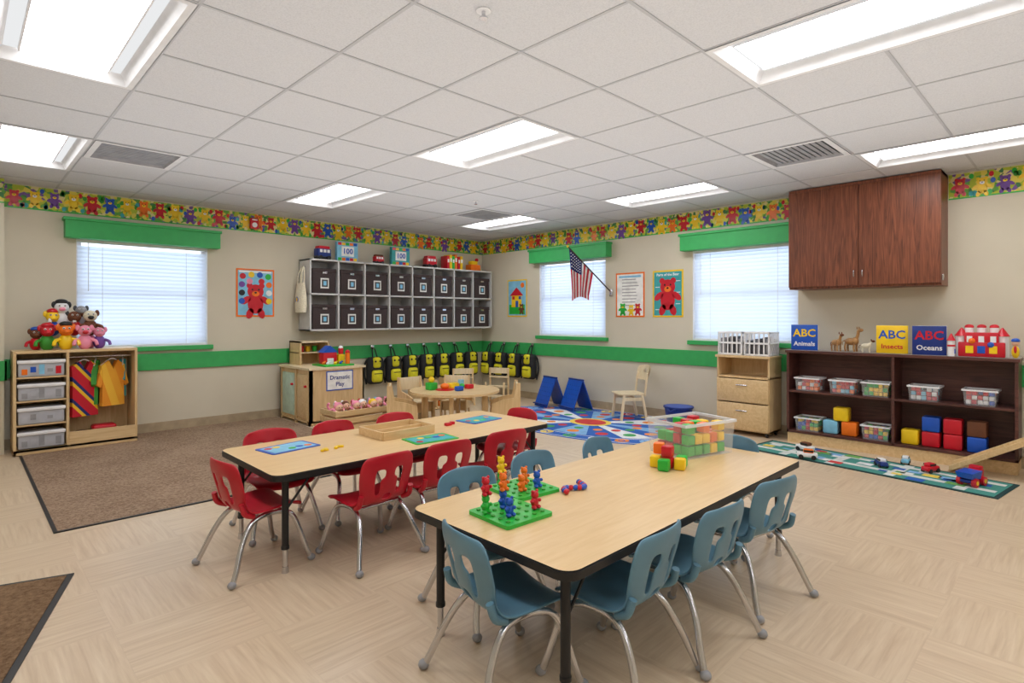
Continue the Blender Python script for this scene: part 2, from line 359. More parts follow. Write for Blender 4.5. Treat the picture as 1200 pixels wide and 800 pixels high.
# ------------------------------------------------------------ posters
def poster(name,M,w,h,frame,bg,draw):
    b=B(); b.M=M; b.box(-w/2,w/2,-h/2,h/2,0,.004,frame); b.box(-w/2+.02,w/2-.02,-h/2+.02,h/2-.02,0,.005,bg); draw(b); b.obj(name,smooth=0)
def d1(b):
    bear(b,0,-.09,.42,redp,.005,mz=orgp)
    b.box(-.19,.19,.245,.265,.005,.006,white)
    cs=[redp,yelp,bluep,grnp,purp,orgp,black,white,pink]
    pts=[(-.15,.2),(-.05,.22),(.05,.22),(.15,.2),(-.16,.1),(.16,.1),(-.16,0),(.16,0),(-.07,.14),(.07,.14),(.16,-.1),(-.16,-.1)]
    for i,(x,y) in enumerate(pts): b.disc(x,y,.036,.036,.005,.0065,cs[i%9],14)
poster('color_bear_poster',farM(2.605,1.54),.45,.58,orgp,lblue,d1)
def d2(b):
    b.box(-.17,.17,-.25,-.1,.005,.0055,grnp); b.box(-.12,.1,-.14,.04,.005,.006,yelp)
    b.prism([(-.16,.04),(.14,.04),(-.01,.17)],.005,.0065,redp); b.box(-.03,.03,-.14,-.04,.005,.007,bluep); b.disc(.12,.2,.04,.04,.005,.006,orgp)
    b.box(-.1,-.05,-.02,.03,.006,.007,redp); b.box(.04,.09,-.02,.03,.006,.007,bluep)
    bear(b,.1,-.17,.16,brownm,.006)
poster('farm_house_poster',rightM(6.295,1.54),.43,.58,yelp,lblue,d2)
def d3(b):
    for i in range(9):
        y=.2-i*.042; b.box(-.12,.08+.06*random.random(),y-.005,y+.005,.005,.006,grey)
    b.box(-.17,.17,.225,.25,.005,.006,lblue); bear(b,-.11,-.19,.16,grnp,.006); bear(b,.02,-.2,.14,yelp,.006,mz=white); bear(b,.12,-.19,.15,redp,.006)
poster('class_rules_poster',rightM(4.21,1.535),.44,.58,orgp,tagw,d3)
def d4(b):
    b.text('Parts of the Bear',.045,0,.235,.0055,white,.0005); bear(b,0,-.03,.45,redp,.005,mz=orgp)
    for i in range(6):
        q=-1 if i%2 else 1; b.box(q*.14-.03,q*.14+.03,.15-i*.07,.158-i*.07,.005,.006,white)
poster('parts_of_the_bear_poster',rightM(3.66,1.535),.42,.58,yelp,teal,d4)

# ------------------------------------------------------------ cubby wall unit
b=B(); cx0,cx1,cy0,cy1,cz0,cz1=3.14,6.2,6.8,7.11,1.07,1.98
b.box(cx0,cx1,cy1-.012,cy1,cz0,cz1,cubw)
for z in (cz0,1.525,cz1-.022): b.box(cx0,cx1,cy0,cy1,z,z+.022,cubw)
cw=(cx1-cx0-.022)/8
for i in range(9): b.box(cx0+i*cw,cx0+i*cw+.022,cy0,cy1,cz0,cz1,cubw)
b.box(cx0,cx1,YF-.02,YF-.001,cz0+.02,cz0+.1,cubw)
b.obj('cubby_shelf_unit',bevel=.002,smooth=0)
b=B()
w,h,d=.31,.31,.27
b.rb((0,0,h/2),(w,d,h),binm,.01); b.rb((0,0,h-.02),(w+.012,d+.012,.05),binm,.008)
b.box(-.055,.055,-d/2-.009,-d/2-.001,h*.2,h*.62,tagw); b.box(-.04,.04,-d/2-.0115,-d/2-.009,h*.26,h*.56,dkgrey); b.box(-.02,.02,-d/2-.013,-d/2-.0115,h*.32,h*.5,lblue)
b.box(-.03,.03,-d/2-.013,-d/2-.009,h*.8,h*.88,chrome)
me=b.make('storage_bin')
for i in range(8):
    for z in (cz0+.023,1.548): place(me,'storage_bin',(cx0+.011+cw*(i+.5),6.95,z))
ZT=1.981
def book(name,loc,rz,w,h,t,cov,lines):
    b=B(); b.rb((0,0,h/2),(w,t,h),cov,.003); b.box(-w/2+.004,w/2+.001,-t/2+.004,t/2-.004,.004,h+.0005,tagw)
    b.M=Matrix(((1,0,0,0),(0,0,-1,-t/2),(0,1,0,0),(0,0,0,1)))
    for (s,sz,y,m) in lines: b.text(s,sz,0,y,.0,m)
    return b.obj(name,loc,rz)
def numbook(name,X,cov,bg):
    b=B(); w,h,t=.3,.26,.06
    b.rb((0,0,h/2),(w,t,h),cov,.004); b.M=Matrix(((1,0,0,0),(0,0,-1,-t/2),(0,1,0,0),(0,0,0,1)))
    b.box(-.09,.09,.07,.2,0,.002,tagw); b.text('100',.1,0,.135,.002,bluep)
    cs=[redp,yelp,grnp,orgp,bluep]
    for i in range(5): b.box(-.14+i*.056,-.09+i*.056,.215,.25,0,.002,cs[i]); b.box(-.14+i*.056,-.09+i*.056,.01,.05,0,.002,cs[(i+2)%5])
    b.obj(name,(X,6.95,ZT))
numbook('counting_game_box',3.72,lblue,teal); numbook('counting_game_box',4.55,teal,teal)
def bus(name,loc,rz,body,roof,s=1):
    b=B(); b.rb((0,0,.1*s),(.2*s,.12*s,.11*s),body,.015*s); b.rb((0,0,.165*s),(.17*s,.11*s,.05*s),roof,.015*s)
    for x in (-.055,0,.055): b.box((x-.02)*s,(x+.02)*s,-.062*s,.062*s,.1*s,.14*s,white)
    for x in (-.06,.06):
        for q in (-1,1): b.cyl((x*s,q*.045*s,.03*s),(x*s,q*.068*s,.03*s),.03*s,black)
    b.rb((0,0,.045*s),(.21*s,.1*s,.02*s),dkgrey,.005)
    return b.obj(name,loc,rz)
bus('toy_bus',(3.38,6.95,ZT),.1,dblue,redp,.95)
bus('toy_fire_truck',(4.2,6.95,ZT),0,redp,brownm,.7); bus('toy_fire_truck',(5.08,6.95,ZT),0,redp,redp,.95)
b=B()
for i,(x,m,h) in enumerate(((-.13,redp,.2),(-.08,yelp,.22),(-.03,grnp,.2),(.02,orgp,.23),(.08,redp,.2),(.13,yelp,.21))): b.rb((x,0,h/2),(.045,.16,h),m,.003); b.box(x-.015,x+.015,-.083,-.08,h*.5,h*.75,tagw)
b.obj('picture_book_row',(5.5,6.95,ZT))
b=B(); b.rb((0,0,.05),(.2,.14,.1),orgp,.01); b.rb((.0,0,.13),(.12,.1,.06),yelp,.01); b.sph((.06,-.02,.18),.03,redp); b.obj('toy_truck',(5.93,6.95,ZT))
# tote bag: soft tapered sack with two straps
b=B()
bm=bmesh.new(); N=16; rings=[]
for j,(z,wy,wx) in enumerate(((-.58,.085,.02),(-.575,.12,.045),(-.5,.13,.055),(-.38,.125,.05),(-.28,.118,.035),(-.2,.112,.018))):
    rings.append([(-.06+wx*math.sin(2*math.pi*i/N),(wy+.008*math.cos(6*math.pi*i/N))*math.cos(2*math.pi*i/N),z-(.015*math.sin(math.pi*i/N*2)**2 if j==5 else 0)) for i in range(N)])
bm.free()
vs=[p for r_ in rings for p in r_]; fs=[(j*N+i,j*N+(i+1)%N,(j+1)*N+(i+1)%N,(j+1)*N+i) for j in range(5) for i in range(N)]+[tuple(range(N))]
b.add(vs,fs,cream)
for xx in (-.045,-.075): b.tube([(xx,-.06,-.24),(xx+.01,-.045,-.08),(-.025,0,0),(xx+.01,.045,-.08),(xx,.06,-.24)],.008,cream,6)
b.cyl((0,0,0),(-.04,0,.0),.006,chrome,n=8)
b.M=Matrix(((0,0,-1,-.108),(-1,0,0,0),(0,1,0,-.42),(0,0,0,1))); b.disc(0,0,.04,.04,-.01,.003,bluep,14); b.disc(0,.005,.022,.026,.003,.005,yelp,10); b.M=Matrix()
b.obj('canvas_tote_bag',(3.139,6.92,1.88),smooth=60)

# ------------------------------------------------------------ backpacks
b=B()
b.rb((0,-.09,-.31),(.25,.12,.38),bagk,.058,4)
b.rb((0,-.14,-.20),(.12,.07,.15),bagy,.034,3)
b.rb((0,-.15,-.385),(.16,.08,.17),bagy,.036,3)
b.rb((0,-.146,-.29),(.17,.05,.02),bagk,.008)
b.box(-.06,.06,-.1925,-.189,-.355,-.345,bagk)
b.sph((-.034,-.174,-.18),.014,bagk,8,6); b.sph((.034,-.174,-.18),.014,bagk,8,6)
b.tube([(-.035,-.09,-.13),(-.02,-.05,-.02),(0,-.035,.0),(.02,-.05,-.02),(.035,-.09,-.13)],.009,bagk,8)
for q in (-1,1): b.tube([(q*.06,-.05,-.13),(q*.12,-.04,-.2),(q*.137,-.04,-.35),(q*.11,-.05,-.5)],.013,bagk,8)
b.rb((0,-.012,.012),(.05,.02,.05),chrome,.004); b.tube([(0,-.02,.01),(0,-.05,-.012),(0,-.06,.01)],.005,chrome,6)
me=b.make('child_backpack')
for i in range(7): place(me,'child_backpack',(4.19+i*.293,YF-.022,.81),random.uniform(-.05,.05))
for i in range(4): place(me,'child_backpack',(XR-.022,6.86-i*.31,.81),-math.pi/2+random.uniform(-.05,.05))

# ------------------------------------------------------------ tables
def rrect(x0,x1,y0,y1,r,k=6):
    pts=[]
    for (cx,cy,a) in ((x1-r,y1-r,0),(x0+r,y1-r,90),(x0+r,y0+r,180),(x1-r,y0+r,270)):
        for i in range(k+1):
            t=math.radians(a+90*i/k); pts.append((cx+r*math.cos(t),cy+r*math.sin(t)))
    return pts
def table(name,x0,x1,y0,y1,H=.5):
    b=B(); cx,cy=(x0+x1)/2,(y0+y1)/2; w,l=(x1-x0)/2,(y1-y0)/2
    b.prism(rrect(-w,w,-l,l,.06),H-.03,H-.004,black); b.prism(rrect(-w+.004,w-.004,-l+.004,l-.004,.056),H-.004,H,laminate,black)
    for sx in (-1,1):
        for sy in (-1,1):
            x,y=sx*(w-.09),sy*(l-.09)
            b.cyl((x,y,.12),(x,y,H-.03),.0165,black); b.cyl((x,y,.02),(x,y,.12),.0125,chrome); b.cyl((x,y,.115),(x,y,.13),.019,black)
            b.cyl((x,y,0),(x,y,.03),.018,chrome,.014); b.cyl((x,y,H-.05),(x,y,H-.03),.035,black)
            b.tube([(x,y,H-.2),(x-sx*.14,y,H-.035)],.006,black,6,1)
    b.box(-w+.1,w-.1,-l+.08,-l+.1,H-.06,H-.03,black); b.box(-w+.1,w-.1,l-.1,l-.08,H-.06,H-.03,black)
    return b.obj(name,(cx,cy,0))
table('activity_table',1.27,3.17,1.06,1.88); table('activity_table',1.06,3.0,2.67,3.45)

# ------------------------------------------------------------ school chairs
def shell():
    prof=[(.155,.268,.15),(.15,.290,.166),(.10,.300,.174),(.03,.294,.177),(-.05,.288,.176),(-.10,.290,.168),(-.135,.312,.152),(-.155,.345,.145),(-.168,.39,.152),(-.18,.435,.160),(-.192,.48,.163),(-.202,.53,.154),(-.207,.562,.122)]
    N=12; bm=bmesh.new(); G=[]
    for j,(y,z,hw) in enumerate(prof):
        row=[]
        t=max(0,min(1,(j-4)/4.))
        for i in range(N+1):
            u=-1+2*i/N
            row.append(bm.verts.new((u*hw, y+t*.036*u*u, z+(1-t)*.018*u*u-(.012*u*u if j==12 else 0))))
        G.append(row)
    for j in range(len(prof)-1):
        for i in range(N):
            if 7<=j<=9 and i in (3,8): continue
            if j==9 and i in (4,7): continue
            if j==6 and i in (5,6): continue
            bm.faces.new((G[j][i],G[j][i+1],G[j+1][i+1],G[j+1][i]))
    bmesh.ops.recalc_face_normals(bm,faces=bm.faces)
    me=bpy.data.meshes.new('shell'); bm.to_mesh(me); bm.free()
    ob=bpy.data.objects.new('shell',me); bpy.context.collection.objects.link(ob)
    s=ob.modifiers.new('s','SOLIDIFY'); s.thickness=.012; s.offset=0
    s=ob.modifiers.new('u','SUBSURF'); s.levels=2; s.render_levels=2
    dg=bpy.context.evaluated_depsgraph_get(); out=bpy.data.meshes.new_from_object(ob.evaluated_get(dg))
    bpy.data.objects.remove(ob); return out
SH=shell()
def chairmesh(name,m):
    b=B(); b.mesh(SH,m)
    for q in (-1,1):
        b.tube([(q*.19,.185,.012),(q*.18,.165,.07),(q*.155,.14,.17),(q*.135,.11,.245),(q*.128,.05,.272),(q*.128,-.04,.272),(q*.135,-.10,.245),(q*.155,-.15,.17),(q*.185,-.19,.07),(q*.2,-.215,.012)],.0125,chrome,10,5)
        for y,x in ((.187,.191),(-.218,.201)):
            b.sph((q*x,y,.017),(.02,.02,.017),grey,10,6)
        b.tube([(q*.142,-.09,.286),(q*.152,-.135,.31),(q*.148,-.152,.36)],.014,m,8,4)
    for y in (.07,-.07): b.cyl((-.13,y,.270),(.13,y,.270),.0095,chrome,n=10)
    return b.make(name,smooth=50)
mr_,mb_=chairmesh('red_school_chair',chairred),chairmesh('blue_school_chair',chairblue)
R90=math.pi/2
for (x,y,a) in ((1.36,1.42,-R90-.2),(1.66,1.17,.06),(2.06,1.13,-.08),(2.58,1.12,-.2),(3.05,1.45,R90+.1),(2.62,1.8,math.pi+.1),(2.1,1.83,math.pi),(1.64,1.82,math.pi-.1)):
    place(mb_,'blue_school_chair',(x,y,0),a)
for (x,y,a) in ((1.10,2.98,-R90+.1),(1.57,2.68,.05),(1.99,2.69,-.06),(2.45,2.69,-.12),(2.88,3.0,R90),(2.25,3.33,math.pi),(1.8,3.35,math.pi+.1),(1.36,3.36,math.pi-.1)):
    place(mr_,'red_school_chair',(x,y,0),a)

# ------------------------------------------------------------ table-top toys
T=.5005
def pegboard(x,y,rz,bears):
    b=B(); b.prism(rrect(-.115,.115,-.115,.115,.012,3),0,.014,grnp)
    for i in range(5):
        for j in range(5): b.cyl((-.086+i*.043,-.086+j*.043,.014),(-.086+i*.043,-.086+j*.043,.019),.008,dgreen,n=8)
    def bb(x,y,z,m):
        b.sph((x,y,z+.024),(.017,.014,.022),m); b.sph((x,y,z+.052),.0155,m)
        for q in (-1,1):
            b.sph((x+q*.012,y,z+.066),.006,m,8,6); b.sph((x+q*.019,y-.006,z+.03),(.007,.009,.007),m,8,6); b.sph((x+q*.011,y-.008,z+.007),(.009,.013,.008),m,8,6)
        b.sph((x,y-.014,z+.05),.005,m,6,5)
    for (i,j,ms) in bears:
        for k,m in enumerate(ms): bb(-.086+i*.043,-.086+j*.043,.016+k*.066,m)
    b.obj('peg_board_with_bear_counters',(x,y,T),rz)
pegboard(1.5,1.54,-.05,[(0,3,[grnp,redp]),(1,1,[bluep]),(2,3,[bluep,orgp]),(4,1,[redp])])
pegboard(1.75,1.72,-.1,[(0,3,[grnp,yelp]),(3,3,[orgp]),(3,1,[bluep]),(1,1,[orgp])])
b=B()
for i in range(14):
    a=i*.55; b.sph((.012*i,.03*math.sin(a),.012),(.016,.012,.012),[redp,bluep,redp,bluep,bluep][i%5],8,6)
b.obj('linking_bead_chain',(1.84,1.55,T),.2)
def clearbin(name,loc,rz,w,d,h,cols,bs,lidc=None):
    b=B(); t=.003
    b.box(-w/2+.014,w/2-.014,-d/2+.014,d/2-.014,0,t,clear)
    for q in (-1,1):
        b.add([(q*(w/2-.012),-d/2+.01,0),(q*(w/2-.012),d/2-.01,0),(q*w/2,d/2,h),(q*w/2,-d/2,h)],[(0,1,2,3)],clear)
        b.add([(-w/2+.012,q*(d/2-.01),0),(w/2-.012,q*(d/2-.01),0),(w/2,q*d/2,h),(-w/2,q*d/2,h)],[(0,1,2,3)],clear)
    rm=lidc or clearrim
    for q in (-1,1): b.box(-w/2-.008,w/2+.008,q*d/2-.007,q*d/2+.007,h-.014,h,rm); b.box(q*w/2-.007,q*w/2+.007,-d/2,d/2,h-.014,h,rm)
    nz=max(1,int((h-.01)/bs)); nx=max(1,int((w-.035)/bs)); ny=max(1,int((d-.03)/bs))
    for k in range(nz):
        for i in range(nx):
            for j in range(ny):
                if k==nz-1 and random.random()<.4: continue
                b.rb(((i-(nx-1)/2)*bs+random.uniform(-.002,.002),(j-(ny-1)/2)*bs,.006+bs*(k+.5)),(bs*.9,)*3,random.choice(cols),bs*.12,2,random.uniform(-.1,.1))
    return b.obj(name,loc,rz)
blk=[redp,yelp,grnp,bluep,orgp,grnp,redp]
clearbin('clear_block_bin',(2.92,1.56,T),-.25,.38,.28,.185,[redp,yelp,grnp,redp,grnp,orgp],.058)
b=B()
for (x,y,k,m) in ((0,0,0,redp),(.06,-.055,0,grnp),(-.055,.005,0,grnp),(.0,-.06,0,yelp),(.062,.02,0,grnp),(.0,.06,0,yelp),(.0,.0,1,redp),(.05,.055,1,orgp)):
    b.rb((x,y,.028+.056*k),(.053,.053,.055),m,.008,2,random.uniform(-.12,.12))
b.obj('toy_block_stack',(2.52,1.47,T),.3)
b=B(); w,d=.38,.28
b.box(-w/2,w/2,-d/2,d/2,0,.008,birchh)
for q in (-1,1): b.box(-w/2,w/2,q*d/2-.006,q*d/2+.006,0,.05,birchh); b.box(q*w/2-.006,q*w/2+.006,-d/2,d/2,0,.05,birchh)
b.box(-w/2,w/2,-.004,.004,0,.04,birchh)
b.obj('wooden_sorting_tray',(2.03,3.13,T),.0,bevel=.002)
def mat_(loc,rz,c1,c2):
    b=B(); b.prism(rrect(-.15,.15,-.1,.1,.015,3),0,.003,c1); b.box(-.13,.13,-.08,.08,.003,.004,c2)
    for i in range(5): b.disc(-.1+.05*i,random.uniform(-.05,.05),.022,.022,.004,.005,blk[i],10)
    b.obj('picture_activity_card',loc,rz)
mat_((1.36,3.22,T),.15,bluep,lblue); mat_((2.08,2.84,T),-.1,grnp,teal); mat_((2.72,3.12,T),.1,bluep,teal)
b=B()
for i in range(4): b.rb((random.uniform(-.06,.06),random.uniform(-.04,.04),.006),(.04,.02,.012),yelp,.003,1,random.random()*3)
b.obj('yellow_counting_chips',(1.52,3.02,T))
b=B(); b.rb((0,0,.01),(.05,.03,.02),redp,.004); b.rb((.05,.02,.01),(.03,.03,.02),redp,.004); b.obj('red_counting_chips',(2.42,3.1,T))

# ------------------------------------------------------------ carpets
b=B(); b.prism([(.42,4.2),(2.84,4.2),(2.84,7.1),(.42,7.1)],0,.006,carp); b.prism([(.40,4.18),(2.84,4.18),(2.84,4.2),(.42,4.2),(.42,7.1),(.40,7.1)],0,.007,black); b.obj('brown_carpet_rug',smooth=0)
b=B(); e1=Vector((-.95,.30)).normalized(); e2=Vector((-.30,-.95)).normalized(); o=Vector((.41,3.46))
q=lambda a,c:tuple(o+e1*a+e2*c)
b.prism([q(0,0),q(0,1.6),q(1.1,1.6),q(1.1,0)],0,.006,black); b.prism([q(.025,.025),q(.025,1.575),q(1.075,1.575),q(1.075,.025)],.006,.009,carp2); b.obj('entrance_mat',smooth=0)
# alphabet oval rug
b=B(); cx,cy,rx,ry=5.36,4.15,.88,1.46
rugb=P('rug_blue',(40,95,180),.95,bump=.3,scale=120); rugl=P('rug_light_blue',(130,178,222),.95); rugw=P('rug_white',(225,228,230),.95); rugr=P('rug_red',(205,60,60),.95); rugy=P('rug_yellow',(240,210,90),.95); rugg=P('rug_green',(70,160,90),.95); rugo=P('rug_orange',(235,140,60),.95)
def el(k,z,m,dx=0,dy=0): b.disc(dx,dy,rx*k,ry*k,z-.0006,z,m,56)
b.disc(0,0,rx,ry,0,.0035,rugb,56); el(.97,.0040,rugw); el(.955,.0044,rugb); el(.80,.0048,rugw); el(.785,.0052,rugb)
rc=[rugr,rugy,rugg,rugw,rugo,rugl]
for i in range(26):
    a=2*math.pi*i/26; ca,sa=math.cos(a),math.sin(a); b.disc(rx*.87*ca,ry*.87*sa,.075,.075,.0044,.0052,rc[i%6],14)
    b.M=Matrix.Translation((rx*.87*ca,ry*.87*sa,.0052))@Matrix.Rotation(a+math.pi/2,4,'Z'); b.text(chr(65+i),.1,0,0,0,rugb if i%6 else rugw,.0003); b.M=Matrix()
for i in range(16):
    a0,a1=2*math.pi*i/16,2*math.pi*(i+1)/16; m=[rugl,rugb,rugw,rugb][i%4]
    b.prism([(0,0)]+[(rx*.76*math.cos(a0+(a1-a0)*k/4),ry*.76*math.sin(a0+(a1-a0)*k/4)) for k in range(5)],.0052,.0056,m)
    a=(a0+a1)/2
    for k,s in ((.62,.07),(.42,.055)): b.disc(rx*k*math.cos(a),ry*k*math.sin(a),s,s,.0056,.006,rc[(i*2+int(k*10))%6],14)
b.disc(0,0,.22,.26,.0058,.0064,rugy,24); b.disc(0,0,.16,.2,.006,.0068,rugr,24)
b.obj('alphabet_circle_rug',(cx,cy,0),smooth=0)
ZR=.0072
# road play rug
b=B(); L,Wd=1.9,.54
rt=P('playrug_teal',(70,145,135),.95,bump=.3,scale=120); rdk=P('playrug_edge',(25,60,62),.95); rd=P('playrug_road',(215,218,214),.95); rg=P('playrug_green',(110,170,90),.95)
b.box(-Wd/2,Wd/2,-L/2,L/2,0,.006,rdk); b.box(-Wd/2+.03,Wd/2-.03,-L/2+.03,L/2-.03,.006,.007,rt)
for y in (-.75,-.3,.15,.55): b.box(-Wd/2+.04,Wd/2-.04,y,y+.07,.007,.008,rd)
for x in (-.13,.12): b.box(x,x+.06,-L/2+.05,L/2-.05,.007,.0085,rd)
for i in range(34):
    x,y=random.uniform(-.2,.2),random.uniform(-.85,.85); s=random.uniform(.02,.045); b.box(x-s,x+s,y-s*1.4,y+s*1.4,.008,.0095,random.choice([rugr,rugy,rugw,rugl,rg,rugw,rugb,rg]))
b.obj('road_play_rug',(5.49,1.35,0),-math.radians(8),smooth=0)

# ------------------------------------------------------------ wall cabinet
b=B(); x0,x1,y0,y1,z0,z1=5.95,XR-.001,.89,2.12,1.52,2.5
b.box(x0+.02,x1,y0,y1,z0,z1,cherry)
for (a,c) in ((y0+.0,(y0+y1)/2-.002),((y0+y1)/2+.002,y1)): b.box(x0,x0+.019,a+.002,c,z0+.02,z1-.03,cherry)
b.box(x0+.005,x1,y0,y1,z1-.028,z1,cherry)
ym=(y0+y1)/2
for q in (-1,1): b.tube([(x0,ym+q*.035,z0+.10),(x0-.022,ym+q*.035,z0+.105),(x0-.022,ym+q*.035,z0+.155),(x0,ym+q*.035,z0+.16)],.005,chrome,8,3)
b.box(x0+.03,x0+.06,y0-.012,y0,z0+.04,z0+.09,chrome)
b.obj('hanging_storage_cabinet',bevel=.002,smooth=0)
# ------------------------------------------------------------ low toy shelf
b=B(); x0,x1,y0,y1,H=5.95,XR-.022,.40,2.14,.92
b.box(x0+.01,x1,y0+.005,y1-.005,0,.1,birchh)
b.box(x0,x1,y0,y1,.1,.125,mahog); b.box(x0-.012,x1,y0-.01,y1+.01,H-.028,H-.003,mahog); b.box(x0-.012,x1,y0-.01,y1+.01,H-.003,H,topgrey)
for y in (y0,1.225,y1-.022): b.box(x0,x1,y,y+.022,.1,H-.02,mahog)
b.box(x0+.005,x1,y0,y1,.5,.52,mahog); b.box(x1-.01,x1,y0,y1,.1,H-.02,mahog)
b.obj('low_toy_shelf',bevel=.002,smooth=0)
for (y,z,cols) in ((1.96,.5205,[redp,orgp,white]),(1.65,.5205,[orgp,redp,lblue]),(1.38,.5205,[grnp,yelp]),(1.02,.5205,[redp,white,lblue]),(.64,.5205,[bluep,redp,white]),(1.96,.1255,[yelp,bluep,redp,grnp]),(1.38,.1255,[redp,bluep,yelp,grnp])):
    clearbin('clear_toy_bin',(6.075,y,z),R90,.22,.2,.13,cols,.037,white)
b=B(); S=.13
def cube(y,k,m): b.rb((0,y,S/2+k*S),(S*.96,S*.98,S*.97),m,.012,2,random.uniform(-.05,.05))
cube(1.76,0,lblue); cube(1.60,0,orgp); cube(1.67,1,yelp); b.obj('foam_block_stack',(6.06,0,.1255))
b=B(); cube(1.12,0,yelp); cube(.97,0,redp); cube(.97,1,bluep); cube(.82,0,redp); cube(.82,1,redp); cube(.66,0,bluep); cube(.66,1,brownm); b.obj('foam_block_stack',(6.06,0,.1255))
TT=.9205
def abc(nm,y,cov,word,wm,t=.03,tm=white):
    book(nm,(6.04,y,TT),-R90+.12,.24,.25,t,cov,[('ABC',.105,.165,tm),(word,.06,.06,wm)])
abc('abc_picture_book',2.0,bluep,'Animals',white,tm=yelp); abc('abc_picture_book',1.26,yelp,'Insects',redp,tm=bluep); abc('abc_picture_book',.985,dblue,'Oceans',white,.09,tm=redp)
def animal(name,loc,rz,m,s,neck,m2=None):
    b=B(); m2=m2 or m
    b.sph((0,0,.085*s),(.06*s,.03*s,.032*s),m)
    b.sph((.035*s,0,.09*s),(.03*s,.03*s,.034*s),m)
    for x in (-.038,.04):
        for q in (-1,1): b.tube([(x*s,q*.018*s,.07*s),(x*s-.004*s,q*.018*s,.035*s),(x*s,q*.018*s,.0)],.008*s,m,8,3)
    b.tube([(.045*s,0,.1*s),(.06*s,0,(.12+neck*.5)*s),(.066*s,0,(.13+neck)*s)],.013*s,m,8,3)
    b.sph((.082*s,0,(.135+neck)*s),(.026*s,.014*s,.015*s),m2)
    for q in (-1,1): b.sph((.062*s,q*.014*s,(.153+neck)*s),(.005*s,.006*s,.013*s),m2,6,5)
    b.tube([(-.058*s,0,.095*s),(-.075*s,0,.08*s),(-.078*s,0,.05*s)],.004*s,m2,6,3)
    b.obj(name,loc,rz)
tanw=wood('toy_tan_wood',(150,105,60),(190,145,90),(20,20,20))
animal('wooden_horse_figure',(6.05,1.72,TT),-2.2,tanw,.95,.03,brownm); animal('wooden_camel_figure',(6.08,1.6,TT),-1.9,tanw,1.1,.05); animal('wooden_sheep_figure',(6.05,1.47,TT),-1.2,cream,.7,.01,brownm)
b=B()
b.rb((0,0,.06),(.3,.14,.12),redp,.008); b.rb((0,0,.15),(.22,.13,.1),redp,.008)
for x in (-.08,0,.08): b.cyl((x,-.0,.2),(x,0,.245),.03,white,n=12); b.sph((x,0,.245),(.032,.032,.022),redp)
for x in (-.13,.13):
    b.cyl((x,0,0),(x,0,.17),.042,white,n=16); b.cyl((x,0,.17),(x,0,.24),.05,redp,.004,n=16)
for x in (-.075,0,.075):
    b.box(x-.025,x+.025,-.073,-.069,.03,.09,yelp if x else bluep); b.box(x-.018,x+.018,-.068,-.0645,.12,.17,white)
b.sph((-.06,-.06,.13),.025,orgp); b.sph((.06,-.06,.1),.025,bluep)
b.obj('toy_castle',(6.06,.635,TT),-R90+.05)
b=B()
b.sph((0,0,.05),(.026,.026,.05),yelp); b.sph((0,0,.12),.026,skin); b.sph((0,0,.14),(.028,.028,.02),bluep)
for q in (-1,1): b.sph((q*.03,0,.07),(.01,.01,.03),redp,8,6)
b.obj('toy_figure',(5.99,.42,TT))
b=B(); b.cyl((0,0,0),(0,0,.13),.026,white,n=16); b.cyl((0,0,.13),(0,0,.19),.032,redp,.003,n=16); b.box(-.012,.012,-.028,-.018,.02,.06,bluep); b.cyl((0,0,.08),(0,0,.095),.028,redp,n=16); b.obj('toy_lighthouse',(5.975,.825,TT))

# drawer unit
b=B(); x0,x1,y0,y1=5.92,XR-.03,2.30,2.86
b.box(x0+.012,x1,y0,y0+.018,.05,.815,birch); b.box(x0+.012,x1,y1-.018,y1,.05,.815,birch); b.box(x1-.01,x1,y0,y1,.05,.815,birch)
b.box(x0-.008,x1,y0-.012,y1+.012,.815,.84,birchh); b.box(x0+.012,x1,y0,y1,.05,.07,birch); b.box(x0+.012,x1,y0,y1,.60,.62,birch)
for (a,c) in ((.06,.34),(.345,.595)):
    b.rb((x0+.004,(y0+y1)/2,(a+c)/2),(.018,y1-y0-.01,c-a-.008),birchh,.004)
    b.rb((x0-.012,(y0+y1)/2,(a+c)/2+.06),(.014,.12,.012),chrome,.004)
for x in (x0+.05,x1-.04):
    for y in (y0+.04,y1-.04): b.cyl((x,y-.01,.026),(x,y+.01,.026),.026,black); b.cyl((x,y,.03),(x,y,.052),.01,grey)
b.obj('drawer_cabinet',bevel=.002,smooth=30)
def crate(loc):
    b=B(); w,d,h=.27,.26,.25
    for z in (0,.12,h-.02):
        for q in (-1,1): b.rb((0,q*(w/2-.006),z+.01),(d,.012,.02),white,.003,1); b.rb((q*(d/2-.006),0,z+.01),(.012,w,.02),white,.003,1)
    b.box(-d/2,d/2,-w/2,w/2,0,.006,white)
    for i in range(6):
        t=-w/2+.012+i*(w-.024)/5
        for q in (-1,1): b.box(q*(d/2-.006)-.005,q*(d/2-.006)+.005,t-.006,t+.006,0,h,white)
        t=-d/2+.012+i*(d-.024)/5
        for q in (-1,1): b.box(t-.006,t+.006,q*(w/2-.006)-.005,q*(w/2-.006)+.005,0,h,white)
    for i in range(7): b.box(-d/2+.02,d/2-.03,-w/2+.02+i*.033,-w/2+.045+i*.033,.006,.15+.05*random.random(),random.choice([dkgrey,grey,grey]))
    b.obj('plastic_crate',loc)
crate((6.08,2.725,.8405)); crate((6.08,2.44,.8405))

